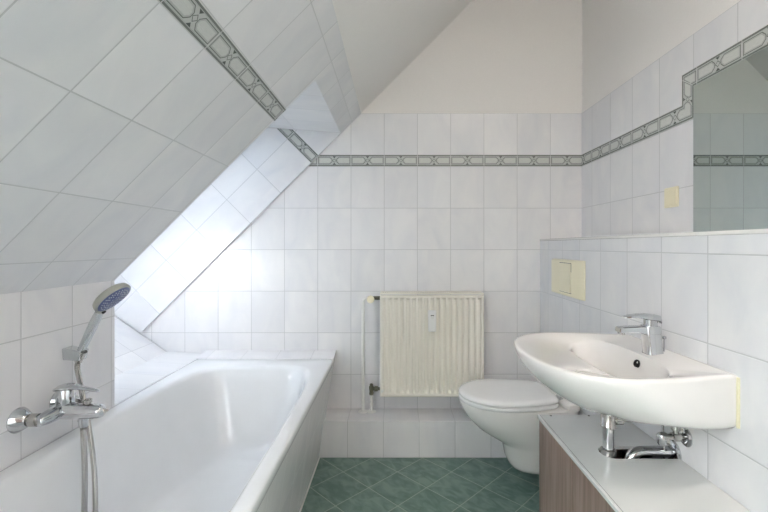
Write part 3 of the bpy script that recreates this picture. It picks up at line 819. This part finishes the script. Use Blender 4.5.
# ------------------------------------------------------------------ vanity cabinet
kx0, kx1 = .549, PX-.002; ky0, ky1 = .985, 1.587
cab = thing('vanity_cabinet', 'low cabinet with white top and grey brown wood doors below the wash basin', 'cabinet', ((kx0+kx1)/2, (ky0+ky1)/2, 0))
nx0, ny0, ny1 = .645, 1.258, 1.338; r_ = .038
notch = [(kx1, ny1), (nx0+r_, ny1)] + [(nx0+r_-r_*math.sin(a), (ny0+ny1)/2 + (ny1-ny0)/2*math.cos(a)) for a in [PI*k/12 for k in range(1, 12)]] + [(nx0+r_, ny0), (kx1, ny0)]
MB().box(kx0-.001, kx0+.008, ky0, ky1, ZK-.012, ZK+.0006).build('edge_strip', M['top'], cab, bevel=.001)
MB().box(kx0+.0081, kx0+.0099, ky0, ky1, ZK-.010, ZK-.001).build('edge_groove', M['screwcap'], cab, label='dark groove along the front edge')
MB().prism_z([(kx0+.01, ky0), (kx0+.01, ky1), (kx1, ky1)] + notch + [(kx1, ky0)], ZK-.010, ZK).build('top_panel', M['top'], cab, sharp=60)
wz = ZK-.0125
for (a, b_) in ((ky0+.002, ky0+.018), (ky1-.018, ky1-.002)):
    MB().box(kx0+.006, kx1, a, b_, .0, wz).build('side_panel', M['wood'], cab)
MB().box(kx0+.03, kx1, ky0+.018, ky1-.018, .05, .066).build('bottom_panel', M['top'], cab)
MB().box(kx1-.006, kx1, ky0+.018, ky1-.018, .066, wz-.12).build('back_panel', M['dark'], cab)
MB().box(kx0+.05, kx0+.062, ky0+.018, ky1-.018, 0, .05).build('plinth_board', M['wood'], cab)
for (a, b_) in ((ky0+.0195, SY-.0012), (SY+.0012, ky1-.020)):
    MB().box(kx0+.006, kx0+.022, a, b_, .052, wz-.001).build('door', M['wood'], cab, bevel=.001)
mb = MB(); mb.box(kx0+.008, kx0+.03, ky0+.018, ky1-.018, wz, ZK-.0103); mb.build('top_spacer', M['screwcap'], cab)
for x in (.597, .742):
    MB().cyl((x, ky1-.010, ZK-.001), (x, ky1-.010, ZK+.0012), .004, n=14).build('screw', M['screwcap'], cab)

# ------------------------------------------------------------------ mirror and switch
mi_y0, mi_y1, mi_z0, mi_z1 = .45, 1.542, Z(.046), Z(.598)
mi = thing('mirror', 'frameless wall mirror above the half height wall', 'mirror', (RX, (mi_y0+mi_y1)/2, mi_z0))
MB().box(RX-.0052, RX-.0005, mi_y0, mi_y1, mi_z0, mi_z1).build('backing', M['top'], mi)
MB().box(RX-.0066, RX-.0053, mi_y0+.0004, mi_y1-.0004, mi_z0+.0004, mi_z1-.0004).build('glass', M['mirror'], mi, smooth=False)
sw = thing('light_switch', 'cream light switch on the tiled right wall beside the mirror', 'switch', (RX, 1.667, Z(.156)))
MB().box(RX-.009, RX-.0003, 1.626, 1.708, Z(.156), Z(.238)).build('frame', M['cream_plastic'], sw, bevel=.004)
MB().prism_x([(1.632, Z(.166)), (1.688, Z(.166)), (1.688, Z(.228)), (1.632, Z(.228))], RX-.0125, RX-.0085).build('rocker', M['cream_plastic'], sw, bevel=.0015)

# ------------------------------------------------------------------ added ceiling lamp (unseen, for fill light)
lp = thing('added_fill_lamp', 'added round ceiling lamp out of view, for fill light', 'lamp', (.62, .15, ZC-.09))
MB().lathe((.62, .15, ZC-.0005), (0,0,-1), [(0,.19),(.02,.19),(.022,.18)], 40).build('base', M['white_plastic'], lp)
m = mat('fill_lamp_glass', (.9,.9,.9,1), .3, emis=((1, .90, .81, 1), 85))
MB().lathe((.62, .15, ZC-.0225), (0,0,-1), [(0,.175),(.025,.17),(.045,.15),(.06,.10),(.068,.045),(.069,0)], 40).build('shade', m, lp)

# ------------------------------------------------------------------ light
w = bpy.data.worlds.new('World'); bpy.context.scene.world = w; w.use_nodes = True
nt = w.node_tree; bg = nt.nodes['Background']
bg.inputs[0].default_value = (.94, .968, .99, 1); bg.inputs[1].default_value = 19.0
def portal(name, loc, d, sx, sy):
    L = bpy.data.lights.new(name, 'AREA'); L.shape = 'RECTANGLE'; L.size = sx; L.size_y = sy; L.cycles.is_portal = True
    o = bpy.data.objects.new(name, L); C.objects.link(o); o.location = loc
    o.rotation_euler = Vector(d).to_track_quat('-Z', 'Y').to_euler(); return o
wm = (wc0 + wc1)/2
o = portal('skylight_portal', (wm.x-.06, (NE+CY)/2, wm.z+.06), (1, 0, -1), .8, 1.5)
# orient the 1.5 m side along the slope
xa = Vector((0,1,0)); za_ = Vector((-1,0,1)).normalized(); ya_ = za_.cross(xa)
o.rotation_euler = Matrix((xa, ya_, za_)).transposed().to_euler()
x2, z2 = rt((WT0+WT1)/2, .33)
o2 = portal('skylight_portal', (x2, (WY0+WY1)/2, z2), (1, 0, -1), WY1-WY0, 1.1)  # portal of the added fill window
o2.rotation_euler = o.rotation_euler
dr = thing('added_door', 'added brown wooden door behind the camera, for dark reflections', 'door', ((DX0+DX1)/2, YN-.05, 0)); dr['kind'] = 'structure'  # unseen door, added to cut frontal light and darken chrome reflections
MB().box(DX0+.003, DX1-.003, YN-.07, YN-.03, .004, DZ-.003).build('leaf', M['wood'], dr, bevel=.003)
mb = MB(); mb.tube([(DX0+.07, YN-.03, 1.05), (DX0+.07, YN+.02, 1.05), (DX0+.08, YN+.03, 1.05), (DX0+.19, YN+.03, 1.05)], .009, 12); mb.build('door_handle', M['chrome_dull'], dr)

# ------------------------------------------------------------------ camera
cd = bpy.data.cameras.new('camera'); cam = bpy.data.objects.new('camera', cd); C.objects.link(cam)
cam.location = (0, 0, H); cam.rotation_euler = (PI/2, 0, 0)
cd.sensor_width = 36; cd.lens = 412/768*36; cd.shift_x = -11/768; cd.shift_y = -10/768; cd.clip_start = .02
sc = bpy.context.scene; sc.camera = cam
sc.view_settings.view_transform = 'Standard'; sc.view_settings.look = 'None'
sc.view_settings.gamma = 1; sc.view_settings.use_curve_mapping = False; sc.view_settings.exposure = .98
